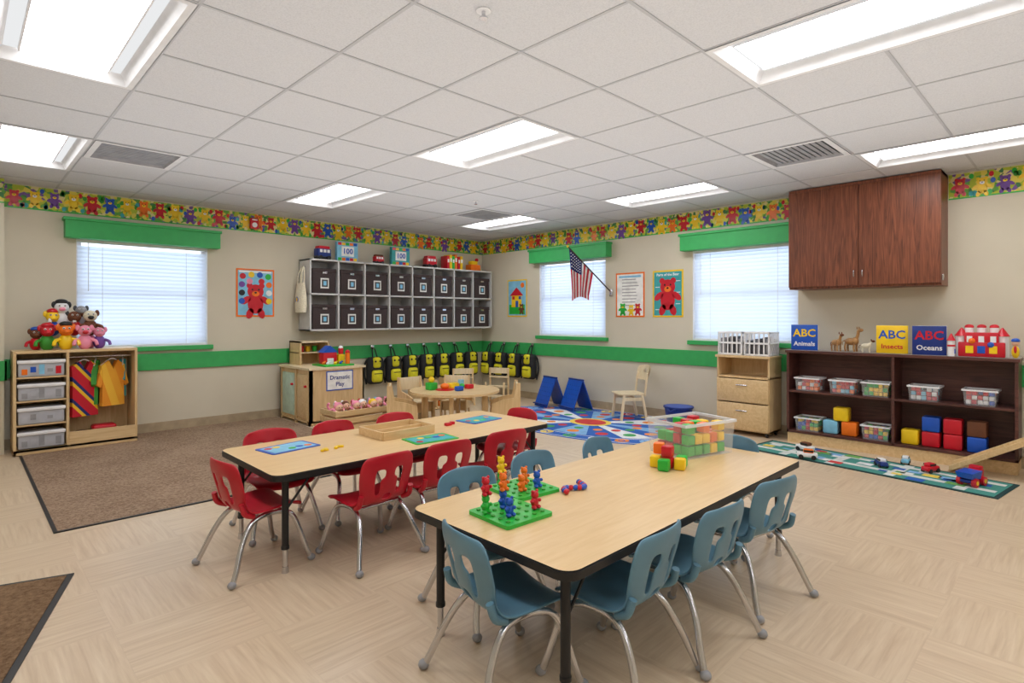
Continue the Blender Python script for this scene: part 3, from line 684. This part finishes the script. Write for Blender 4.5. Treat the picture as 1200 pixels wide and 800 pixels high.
def dump(name,loc,rz,s):
    b=B(); b.rb((.07*s,0,.085*s),(.07*s,.1*s,.1*s),redp,.012*s); b.rb((.075*s,0,.145*s),(.06*s,.09*s,.03*s),redp,.01*s); b.box(.107*s,.11*s,-.035*s,.035*s,.09*s,.125*s,lblue)
    b.rb((0,0,.045*s),(.22*s,.08*s,.025*s),dblue,.005); b.cyl((-.04*s,0,.05*s),(-.04*s,0,.11*s),.02*s,yelp)
    b.add([(-.11*s,-.055*s,.07*s),(.03*s,-.055*s,.06*s),(.03*s,.055*s,.06*s),(-.11*s,.055*s,.07*s),(-.13*s,-.065*s,.12*s),(.035*s,-.065*s,.13*s),(.035*s,.065*s,.13*s),(-.13*s,.065*s,.12*s)],[(0,3,2,1),(4,5,6,7),(0,1,5,4),(1,2,6,5),(2,3,7,6),(3,0,4,7)],bluep)
    for x in (-.065,.07):
        for q in (-1,1): b.cyl((x*s,q*.04*s,.038*s),(x*s,q*.072*s,.038*s),.038*s,redp); b.cyl((x*s,q*.072*s,.038*s),(x*s,q*.075*s,.038*s),.018*s,yelp)
    b.obj(name,loc,rz)
def car(name,loc,rz,m,s,m2=None):
    b=B(); b.rb((0,0,.04*s),(.18*s,.08*s,.045*s),m,.015*s,3); b.rb((-.01*s,0,.075*s),(.09*s,.07*s,.04*s),m2 or m,.015*s,3)
    b.box(-.05*s,.03*s,-.0365*s,.0365*s,.07*s,.088*s,black)
    for x in (-.055,.055):
        for q in (-1,1): b.cyl((x*s,q*.028*s,.022*s),(x*s,q*.045*s,.022*s),.022*s,black)
    b.obj(name,loc,rz)
dump('toy_dump_truck',(5.36,.62,.0096),-.3,.85)
car('toy_car',(5.56,.90,.0095),-.4,redp,.8); car('toy_car',(5.48,1.22,.0095),.6,dblue,.75,white); car('toy_car',(5.74,1.10,.0095),.1,lblue,.7,white)
car('toy_ambulance',(5.32,1.74,.0095),1.9,white,.9,orgp); car('toy_car',(5.6,1.85,.0095),1.2,white,.9,brownm)
# ramp
b=B()
wx=.11; P0=(5.80,.80,.012); P1=(5.83,-.02,.50); th=.018
vs=[(P0[0]-wx,P0[1],P0[2]),(P0[0]+wx,P0[1],P0[2]),(P1[0]+wx,P1[1],P1[2]),(P1[0]-wx,P1[1],P1[2])]; vs=vs+[(x,y,z+th) for x,y,z in vs]
b.add(vs,[(0,3,2,1),(4,5,6,7),(0,1,5,4),(1,2,6,5),(2,3,7,6),(3,0,4,7)],palew)
for q in (-1,1):
    vs=[(x+q*wx-.008,y,z+dz) for (x,y,z) in (P0,P1) for dz in (0,.045)]; vs+=[(x+.016,y,z) for x,y,z in vs]
    b.add(vs,[(0,1,3,2),(4,6,7,5),(0,4,5,1),(2,3,7,6),(1,5,7,3),(0,2,6,4)],birchh)
b.box(5.70,5.96,-.10,-.02,.0,.5,birch); b.box(5.72,5.94,.78,.81,.008,.015,birch)
b.obj('wooden_toy_ramp',bevel=.002,smooth=0)

# ------------------------------------------------------------ A-frame easels, chair, tub
def aframe(loc,rz):
    b=B(); W=.15
    vs=lambda q:[(-W,q*.17,0),(W,q*.17,0),(W,q*.012,.4),(-W,q*.012,.4)]
    for q in (-1,1):
        a=vs(q); bb=[(x,y-q*.014,z) for x,y,z in a]
        b.add(a+bb,[(0,1,2,3),(7,6,5,4),(0,4,5,1),(1,5,6,2),(2,6,7,3),(3,7,4,0)],bluep)
    b.rb((0,-.175,.04),(.3,.04,.015),dblue,.004); b.rb((0,0,.4),(.31,.04,.02),dblue,.006)
    for i in range(6):
        for j in range(5):
            z=.09+j*.058; y=-.17+.158*z/.4-.001; b.rb((-.12+i*.048,y,z),(.01,.006,.01),dblue,.002,1)
    b.obj('tabletop_easel',loc,rz)
aframe((5.94,5.30,ZR),-R90-.25); aframe((5.97,4.86,ZR),-R90-.25)
b=B(); H=.3
b.prism(rrect(-.17,.17,-.16,.17,.05,5),H,H+.014,palew)
for q in (-1,1):
    b.rb((q*.155,.13,H/2),(.035,.03,H+.01),palew,.008,rx=.13); b.rb((q*.16,-.14,H/2),(.035,.03,H+.01),palew,.008,rx=-.2)
    b.rb((q*.15,-.165,H+.12),(.03,.022,.28),palew,.008,rx=.12)
    b.rb((q*.16,0,H-.05),(.018,.26,.04),palew,.004)
pts=[];n=8
for j in range(5):
    for i in range(n+1):
        u=-1+2*i/n; pts.append((u*(.165+.015*math.sin(j/4*math.pi)),-.17+.03*u*u*1-.012*j-.02,H+.17+j*.045-(.02*u*u if j==4 else 0)))
fs=[(j*(n+1)+i,j*(n+1)+i+1,(j+1)*(n+1)+i+1,(j+1)*(n+1)+i) for j in range(4) for i in range(n) if not (j==2 and i in (3,4))]
b.add(pts,fs,palew); b.add([(x,y-.014,z) for x,y,z in pts],fs,palew)
b.obj('birch_child_chair',(5.9,3.98,ZR),math.radians(55))
b=B(); n=28
b.cyl((0,0,0),(0,0,.19),.13,dblue,.16,n=n); b.cyl((0,0,.19),(0,0,.205),.172,dblue,.172,n=n); b.cyl((0,0,.205),(0,0,.207),.15,bluep,.15,n=n)
for q in (-1,1): b.tube([(q*.16,-.05,.19),(q*.185,0,.16),(q*.16,.05,.19)],.01,dblue,8)
b.obj('blue_plastic_tub',(6.0,3.36,ZR))
b=B(); b.rb((0,0,.015),(.05,.04,.03),redp,.005); b.rb((.06,.03,.012),(.04,.03,.024),yelp,.005); b.sph((-.05,-.03,.02),.02,redp); b.obj('small_floor_toys',(6.05,2.98,0))

# ------------------------------------------------------------ flag
b=B(); p0=Vector((XR-.002,4.5,1.57)); p1=Vector((5.9,4.95,2.2)); ax=(p1-p0)
polew=P('flag_pole_wood',(60,40,32),.4); b.tube([tuple(p0),tuple(p1)],.009,polew,8,1); b.sph(tuple(p1),.018,yelp)
b.rb((XR-.012,4.5,1.57),(.022,.05,.1),chrome,.005)
nu,nv=26,30
def fp(u,v):
    top=p1-ax*.03-ax*(.55*u)
    cx_=p1-ax*.24
    conv=1-.30*min(1,v*1.2)
    x=cx_.x+(top.x-cx_.x)*conv; y=cx_.y+(top.y-cx_.y)*conv
    z=top.z*(1-min(1,v*1.0))+(1.46+.06*math.sin(u*3))*min(1,v)
    f=.035*math.sin(u*13+v*2.0)*min(1,v*2)
    return (x-.7*f, y-.7*f, z)
pts=[fp(i/nu,j/nv) for j in range(nv+1) for i in range(nu+1)]
fw=P('flag_white',(235,235,235),.8); fr=P('flag_red',(190,25,45),.8); fb=P('flag_navy',(25,35,95),.8)
Fs={0:[],1:[],2:[]}
for j in range(nv):
    for i in range(nu):
        k=2 if (i<14 and j<12) else ((i//2)%2)
        Fs[k].append((j*(nu+1)+i,j*(nu+1)+i+1,(j+1)*(nu+1)+i+1,(j+1)*(nu+1)+i))
for k,m in ((0,fr),(1,fw),(2,fb)): b.add(pts,Fs[k],m)
for i in range(2,13,2):
    for j in range(2,11,2):
        b.sph(fp(i/nu,j/nv),.008,fw,6,4)
b.obj('american_flag',smooth=60)

# ------------------------------------------------------------ left storage unit
b=B(); x0,x1,y0,y1,H=.36,1.30,6.70,7.08,.94
ZC=.0075
b.box(x0,x1,y1-.012,y1,.03,H,birch); b.box(x0,x1,y0,y1,H-.025,H,birchh); b.box(x0,x1,y0,y1,.03,.055,birchh)
for x in (x0,.735,x1-.022): b.box(x,x+.022,y0,y1,ZC,H-.02,birch)
for z in (.26,.475,.69): b.box(x0,.74,y0+.01,y1,z,z+.014,birchh)
b.box(.757,x1-.02,y0,y0+.018,ZC,.17,birchh); b.box(x0,.74,y0,y0+.018,ZC,.055,birchh)
b.cyl((.757,6.88,.86),(x1-.02,6.88,.86),.012,chrome)
b.obj('dress_up_storage_unit',bevel=.002,smooth=30)
drw=P('drawer_translucent',(186,188,196),.25,var=.03)
for i,z in enumerate((.056,.275,.49,.705)):
    b=B(); b.rb((0,0,.075),(.33,.3,.15),drw,.012); b.rb((0,-.155,.135),(.345,.02,.03),white,.006)
    for k in range(5): b.box(-.14+k*.06,-.1+k*.06,-.153,-.1505,.02+.02*(k%2),.07+.02*(k%3),[lblue,grey,redp,orgp,bluep][(k+i)%5] if i==3 else [grey,drw][(k+i)%2])
    b.obj('storage_drawer',(.558,6.86,z+.001))
def vest(name,x,y,m,w,h,rz,sleeve=False):
    b=B(); P0=[(-w/2,-h),(w/2,-h),(w/2*.95,-h*.35),(w/2*1.05,-.02),(w*.2,.03),(.0,-.06),(-w*.2,.03),(-w/2*1.05,-.02),(-w/2*.95,-h*.35)]
    b.M=Matrix(((1,0,0,0),(0,0,-1,0),(0,1,0,0),(0,0,0,1))); b.prism(P0,-.028,.028,m)
    if sleeve:
        for q in (-1,1): b.prism([(q*w*.5,-.02),(q*w*.72,-h*.5),(q*w*.55,-h*.56),(q*w*.42,-.16)],-.022,.022,m)
    b.tube([(-.1,-.02,0),(0,.045,0),(.1,-.02,0)],.006,white,6); b.tube([(0,.045,0),(0,.07,0),(.012,.078,0)],.003,chrome,6)
    b.obj(name,(x,y,.79),rz,bevel=.01)
shirt=stripes('costume_orange',[(235,150,40),(245,190,60),(240,170,50)],1.5,(0,.3,0))
vest('striped_costume_vest',.885,6.84,vest_m,.22,.5,.3)
vest('costume_jacket',.99,6.92,dgreen,.18,.4,1.3,True)
vest('orange_costume_shirt',1.11,6.84,shirt,.2,.42,.3,True)
vest('teal_costume_shirt',1.215,6.93,teal,.13,.34,1.4,True)
b=B(); b.rb((0,0,.04),(.36,.2,.08),brownm,.03,3); b.rb((.05,0,.1),(.2,.16,.06),redp,.025,3); b.obj('folded_costumes',(1.0,6.9,.056))
b=B()
def puppet(x,y,z,body,head,s=1,ears=None,nose=None,hat=None):
    s*=.9; x*=.95; z*=.88
    b.sph((x,y,z+.07*s),(.065*s,.055*s,.085*s),body); b.sph((x,y-.01,z+.19*s),(.062*s,.056*s,.06*s),head)
    b.sph((x,y-.065*s,z+.175*s),(.028*s,.022*s,.02*s),nose or head,8,6)
    for q in (-1,1):
        b.sph((x+q*.022*s,y-.06*s,z+.21*s),.011*s,white,8,6); b.sph((x+q*.022*s,y-.07*s,z+.21*s),.006*s,black,6,5)
        b.sph((x+q*.06*s,y,z+.22*s),(.022*s,.015*s,.035*s),ears or head,8,6)
        b.tube([(x+q*.05*s,y-.02*s,z+.1*s),(x+q*.09*s,y-.05*s,z+.08*s),(x+q*.1*s,y-.07*s,z+.04*s)],.017*s,body,8,3)
    if hat: b.sph((x,y,z+.25*s),(.055*s,.05*s,.03*s),hat)
puppet(-.2,-.02,.018,dgreen,redp,1,hat=redp); puppet(-.06,-.07,.018,yelp,orgp,1.05,hat=black); puppet(.09,-.08,.018,pink,pink,1.0,nose=redp); puppet(.22,-.02,.018,purp,pink,.9,ears=pink); puppet(.15,.06,.018,pink,cream,1.0); puppet(-.28,.04,.018,redp,brownm,.85,hat=bluep)
puppet(-.15,.05,.17,bluep,yelp,1,hat=redp); puppet(.02,.04,.17,redp,brownm,1,ears=black); puppet(.15,.03,.17,brownm,cream,1.05,ears=brownm,nose=black); puppet(-.08,.06,.26,white,white,1.05,ears=black,nose=pink,hat=black)
puppet(.08,.07,.27,grey,grey,.85,ears=dkgrey)
b.obj('puppet_pile',(.80,6.88,.928))

# ------------------------------------------------------------ play kitchen
b=B(); x0,x1,y0,y1,H=2.87,3.56,6.22,7.04,.66
kg=P('kitchen_door_green',(190,214,196),.5)
b.box(x0,x1,y0,y0+.02,.05,H-.025,birch); b.box(x0,x1,y1-.02,y1,0,H-.025,birch); b.box(x1-.02,x1,y0,y1,0,H-.025,birch); b.box(x0+.02,x0+.04,y0,y1,.04,H-.025,birch)
b.box(x0-.015,x1+.015,y0-.015,y1+.015,H-.025,H,palew); b.box(x0,x1,y0,y1,.03,.05,birch)
b.box(x0,x0+.02,y0,y0+.06,0,H-.025,birch); b.box(x0,x0+.02,6.58,6.62,0,H-.025,birch); b.box(x0,x0+.02,y1-.05,y1,0,H-.025,birch)
b.rb((x0+.008,6.80,.33),(.02,.34,.5),kg,.006); b.rb((x0+.008,6.41,.33),(.02,.28,.5),birchh,.006)
b.cyl((x0-.005,6.66,.45),(x0-.03,6.66,.45),.014,redp); b.cyl((x0-.005,6.3,.45),(x0-.03,6.3,.45),.014,redp)
b.box(x0,x1,y0,y0+.05,0,.05,birch)
b.M=Matrix(((1,0,0,3.24),(0,0,-1,y0-.001),(0,1,0,.5),(0,0,0,1)))
b.box(-.17,.17,-.115,.115,0,.004,bluep); b.box(-.158,.158,-.103,.103,.004,.005,tagw); b.text('Dramatic',.068,0,.035,.005,dblue,.001); b.text('Play',.068,0,-.045,.005,dblue,.001); b.M=Matrix()
b.box(2.98,3.0,6.72,7.03,H,.95,birch); b.box(3.34,3.36,6.72,7.03,H,.95,birch); b.box(2.98,3.36,6.72,7.03,.93,.95,palew); b.box(2.98,3.36,7.015,7.03,H,.95,birch); b.box(2.98,3.36,6.76,7.03,.8,.812,palew)
b.obj('play_kitchen',bevel=.002,smooth=30)
b=B(); b.rb((0,0,.01),(.38,.34,.02),grnp,.006); b.rb((-.05,.04,.09),(.17,.13,.14),redp,.006)
b.M=Matrix.Translation((-.05,.11,.16))@Matrix.Rotation(R90,4,'X'); b.prism([(-.1,0),(.1,0),(0,.08)],0,.14,bluep); b.M=Matrix()
b.rb((.1,.02,.07),(.08,.09,.12),yelp,.006); b.cyl((.13,-.11,.02),(.13,-.11,.16),.028,orgp); b.sph((.13,-.11,.16),.03,redp); b.cyl((.15,.1,.02),(.15,.1,.2),.03,redp); b.sph((.15,.1,.2),.03,white)
b.box(-.09,-.01,-.03,-.02,.02,.09,white)
for (x,y,m) in ((-.12,-.1,white),(-.03,-.11,yelp),(.05,-.09,bluep),(-.14,-.03,orgp)): b.sph((x,y,.035),(.022,.014,.018),m,8,6); b.sph((x+.02,y,.05),.011,m,8,6)
b.obj('toy_farm_set',(3.27,6.44,.6605))
b=B()
for (x,m) in ((-.1,redp),(-.02,yelp),(.07,grnp)): b.cyl((x,0,0),(x,0,.07),.025,m,.03); 
b.obj('play_cups',(3.17,6.88,.813))
# baby dolls in an open wooden crate
b=B(); w,d,h=.82,.36,.24
b.box(-w/2,w/2,-d/2,d/2,.0,.02,birchh)
for z in (.02,.1,.18):
    for q in (-1,1): b.rb((0,q*(d/2-.008),z+.03),(w,.014,.06),birchh,.003,1); b.rb((q*(w/2-.008),0,z+.03),(.014,d-.02,.06),birchh,.003,1)
for q in (-1,1):
    for p in (-1,1): b.box(q*(w/2-.03)-.015,q*(w/2-.03)+.015,p*(d/2-.025)-.01,p*(d/2-.025)+.01,0,h,birch)
hair=[pink,brownm,pink,white,yelp]
for i in range(7):
    x=-.32+i*.105; y=.02 if i%2 else -.03; bd=[pink,white,pink,redp,pink,lblue,pink][i]; z=.20
    b.sph((x,y+.05,z),(.055,.085,.05),bd)
    b.sph((x,y-.05,z+.065),(.045,.042,.045),skin); b.sph((x,y-.035,z+.08),(.05,.045,.042),hair[i%5])
    b.sph((x,y-.094,z+.062),.006,skin,6,5); b.sph((x,y-.09,z+.048),(.01,.004,.004),redp,6,4)
    for q in (-1,1):
        b.sph((x+q*.016,y-.09,z+.072),.005,black,6,4); b.tube([(x+q*.045,y+.02,z+.02),(x+q*.06,y-.03,z+.045),(x+q*.045,y-.07,z+.03)],.012,bd,8,3); b.sph((x+q*.045,y-.075,z+.03),.012,skin,8,6)
        b.tube([(x+q*.03,y+.1,z+.02),(x+q*.045,y+.12,z+.07),(x+q*.04,y+.1,z+.1)],.014,bd,8,3)
b.obj('baby_doll_crate',(3.28,5.78,0))

# ------------------------------------------------------------ round table + wooden chairs
b=B(); b.disc(0,0,.49,.49,.425,.45,birchh,44)
for a in range(4):
    t=math.radians(45+90*a); b.rb((.33*math.cos(t),.33*math.sin(t),.2125),(.07,.045,.425),birch,.012,2,t)
b.box(-.3,.3,-.012,.012,.36,.425,birch); b.box(-.012,.012,-.3,.3,.36,.425,birch)
b.obj('round_play_table',(3.92,4.9,0))
b=B(); H=.25
for q in (-1,1):
    b.M=Matrix(((0,0,1,q*.15-.009),(1,0,0,0),(0,1,0,0),(0,0,0,1)))
    b.prism([(-.17,0),(-.12,0),(-.10,.14),(.09,.14),(.12,0),(.16,0),(.14,H+.06),(.02,H+.1),(-.1,H+.12),(-.13,H+.28),(-.17,H+.28)],0,.018,birch); b.M=Matrix()
b.rb((0,0,H),(.29,.28,.016),palew,.004); b.rb((0,-.145,H+.2),(.29,.016,.15),palew,.006,rx=-.05); b.box(-.14,.14,.1,.116,.13,H,birch)
me=b.make('wooden_toddler_chair')
for (x,y,a) in ((3.42,5.15,math.atan2(-.3,.45)-R90),(4.34,5.42,2.3),(4.34,4.56,math.radians(50)),(3.9,5.6,math.pi)): place(me,'wooden_toddler_chair',(x,y,0),a)
b=B()
b.disc(-.1,.05,.1,.1,0,.012,redp,20); b.rb((.05,.1,.03),(.12,.09,.06),yelp,.012); b.rb((.16,-.05,.025),(.09,.07,.05),redp,.012); b.rb((-.04,-.12,.025),(.09,.06,.05),bluep,.012); b.sph((-.1,.05,.04),(.05,.05,.035),orgp); b.sph((.1,.0,.03),.03,grnp)
b.rb((-.2,.16,.04),(.1,.1,.08),grnp,.01); b.sph((-.2,.16,.11),.035,yelp); b.cyl((.2,.14,0),(.2,.14,.08),.035,lblue)
b.obj('play_food_set',(3.92,4.9,.4505))
b=B()
for q in (-1,1): b.rb((q*.14,.1,.25),(.025,.025,.5),birch,.004,rx=.0); b.rb((q*.14,-.12,.15),(.025,.025,.32),birch,.004,rx=-.1)
for k in range(3): b.box(-.14,.14,-.14+.1*k,-.04+.1*k,.1+.13*k,.118+.13*k,palew)
b.box(-.14,.14,.09,.112,.42,.5,palew)
me=b.make('wooden_step_stool'); place(me,'wooden_step_stool',(5.62,6.05,0),-R90+.5); place(me,'wooden_step_stool',(5.2,6.3,0),-.6)
b=B()
b.rb((0,0,.22),(.55,.3,.02),birchh,.004); b.rb((0,0,.02),(.55,.3,.02),birchh,.004)
for x in (-.26,0,.26): b.rb((x,0,.2),(.018,.3,.4),birch,.004)
for i in range(6): b.sph((-.2+.08*i,-.02,.27),(.035,.04,.035),[purp,grnp,yelp,pink,lblue,redp][i]); b.rb((-.2+.08*i,0,.06),(.06,.12,.07),[yelp,redp,bluep,grnp,orgp,purp][i],.01)
b.obj('small_toy_rack',(4.62,6.3,0))

# ------------------------------------------------------------ world, light, camera
w=bpy.data.worlds.new('world'); scene.world=w; w.use_nodes=True
w.node_tree.nodes['Background'].inputs[0].default_value=(.78,.88,1,1); w.node_tree.nodes['Background'].inputs[1].default_value=2.4
def added_fill(name,x,y,z,sx,sy,p):
    l=bpy.data.lights.new(name,'AREA'); l.shape='RECTANGLE'; l.size=sx; l.size_y=sy; l.energy=p; l.color=(.96,.98,1)
    o=bpy.data.objects.new(name,l); o.location=(x,y,z); o.rotation_euler=(math.pi,0,0); bpy.context.collection.objects.link(o)
added_fill('added_ceiling_fill',2.5,2.4,1.72,5.2,6.8,62)  # added area light facing up to brighten the ceiling; no such fixture in the room
cam=bpy.data.cameras.new('camera'); cam.lens=19.95; cam.sensor_width=36; cam.shift_y=-29/1200; cam.clip_start=.05
co=bpy.data.objects.new('camera',cam); bpy.context.collection.objects.link(co); co.location=(0,0,1.25); co.rotation_euler=(R90,0,math.radians(45.6-90)); scene.camera=co
scene.view_settings.view_transform='Standard'; scene.view_settings.look='None'; scene.view_settings.exposure=0
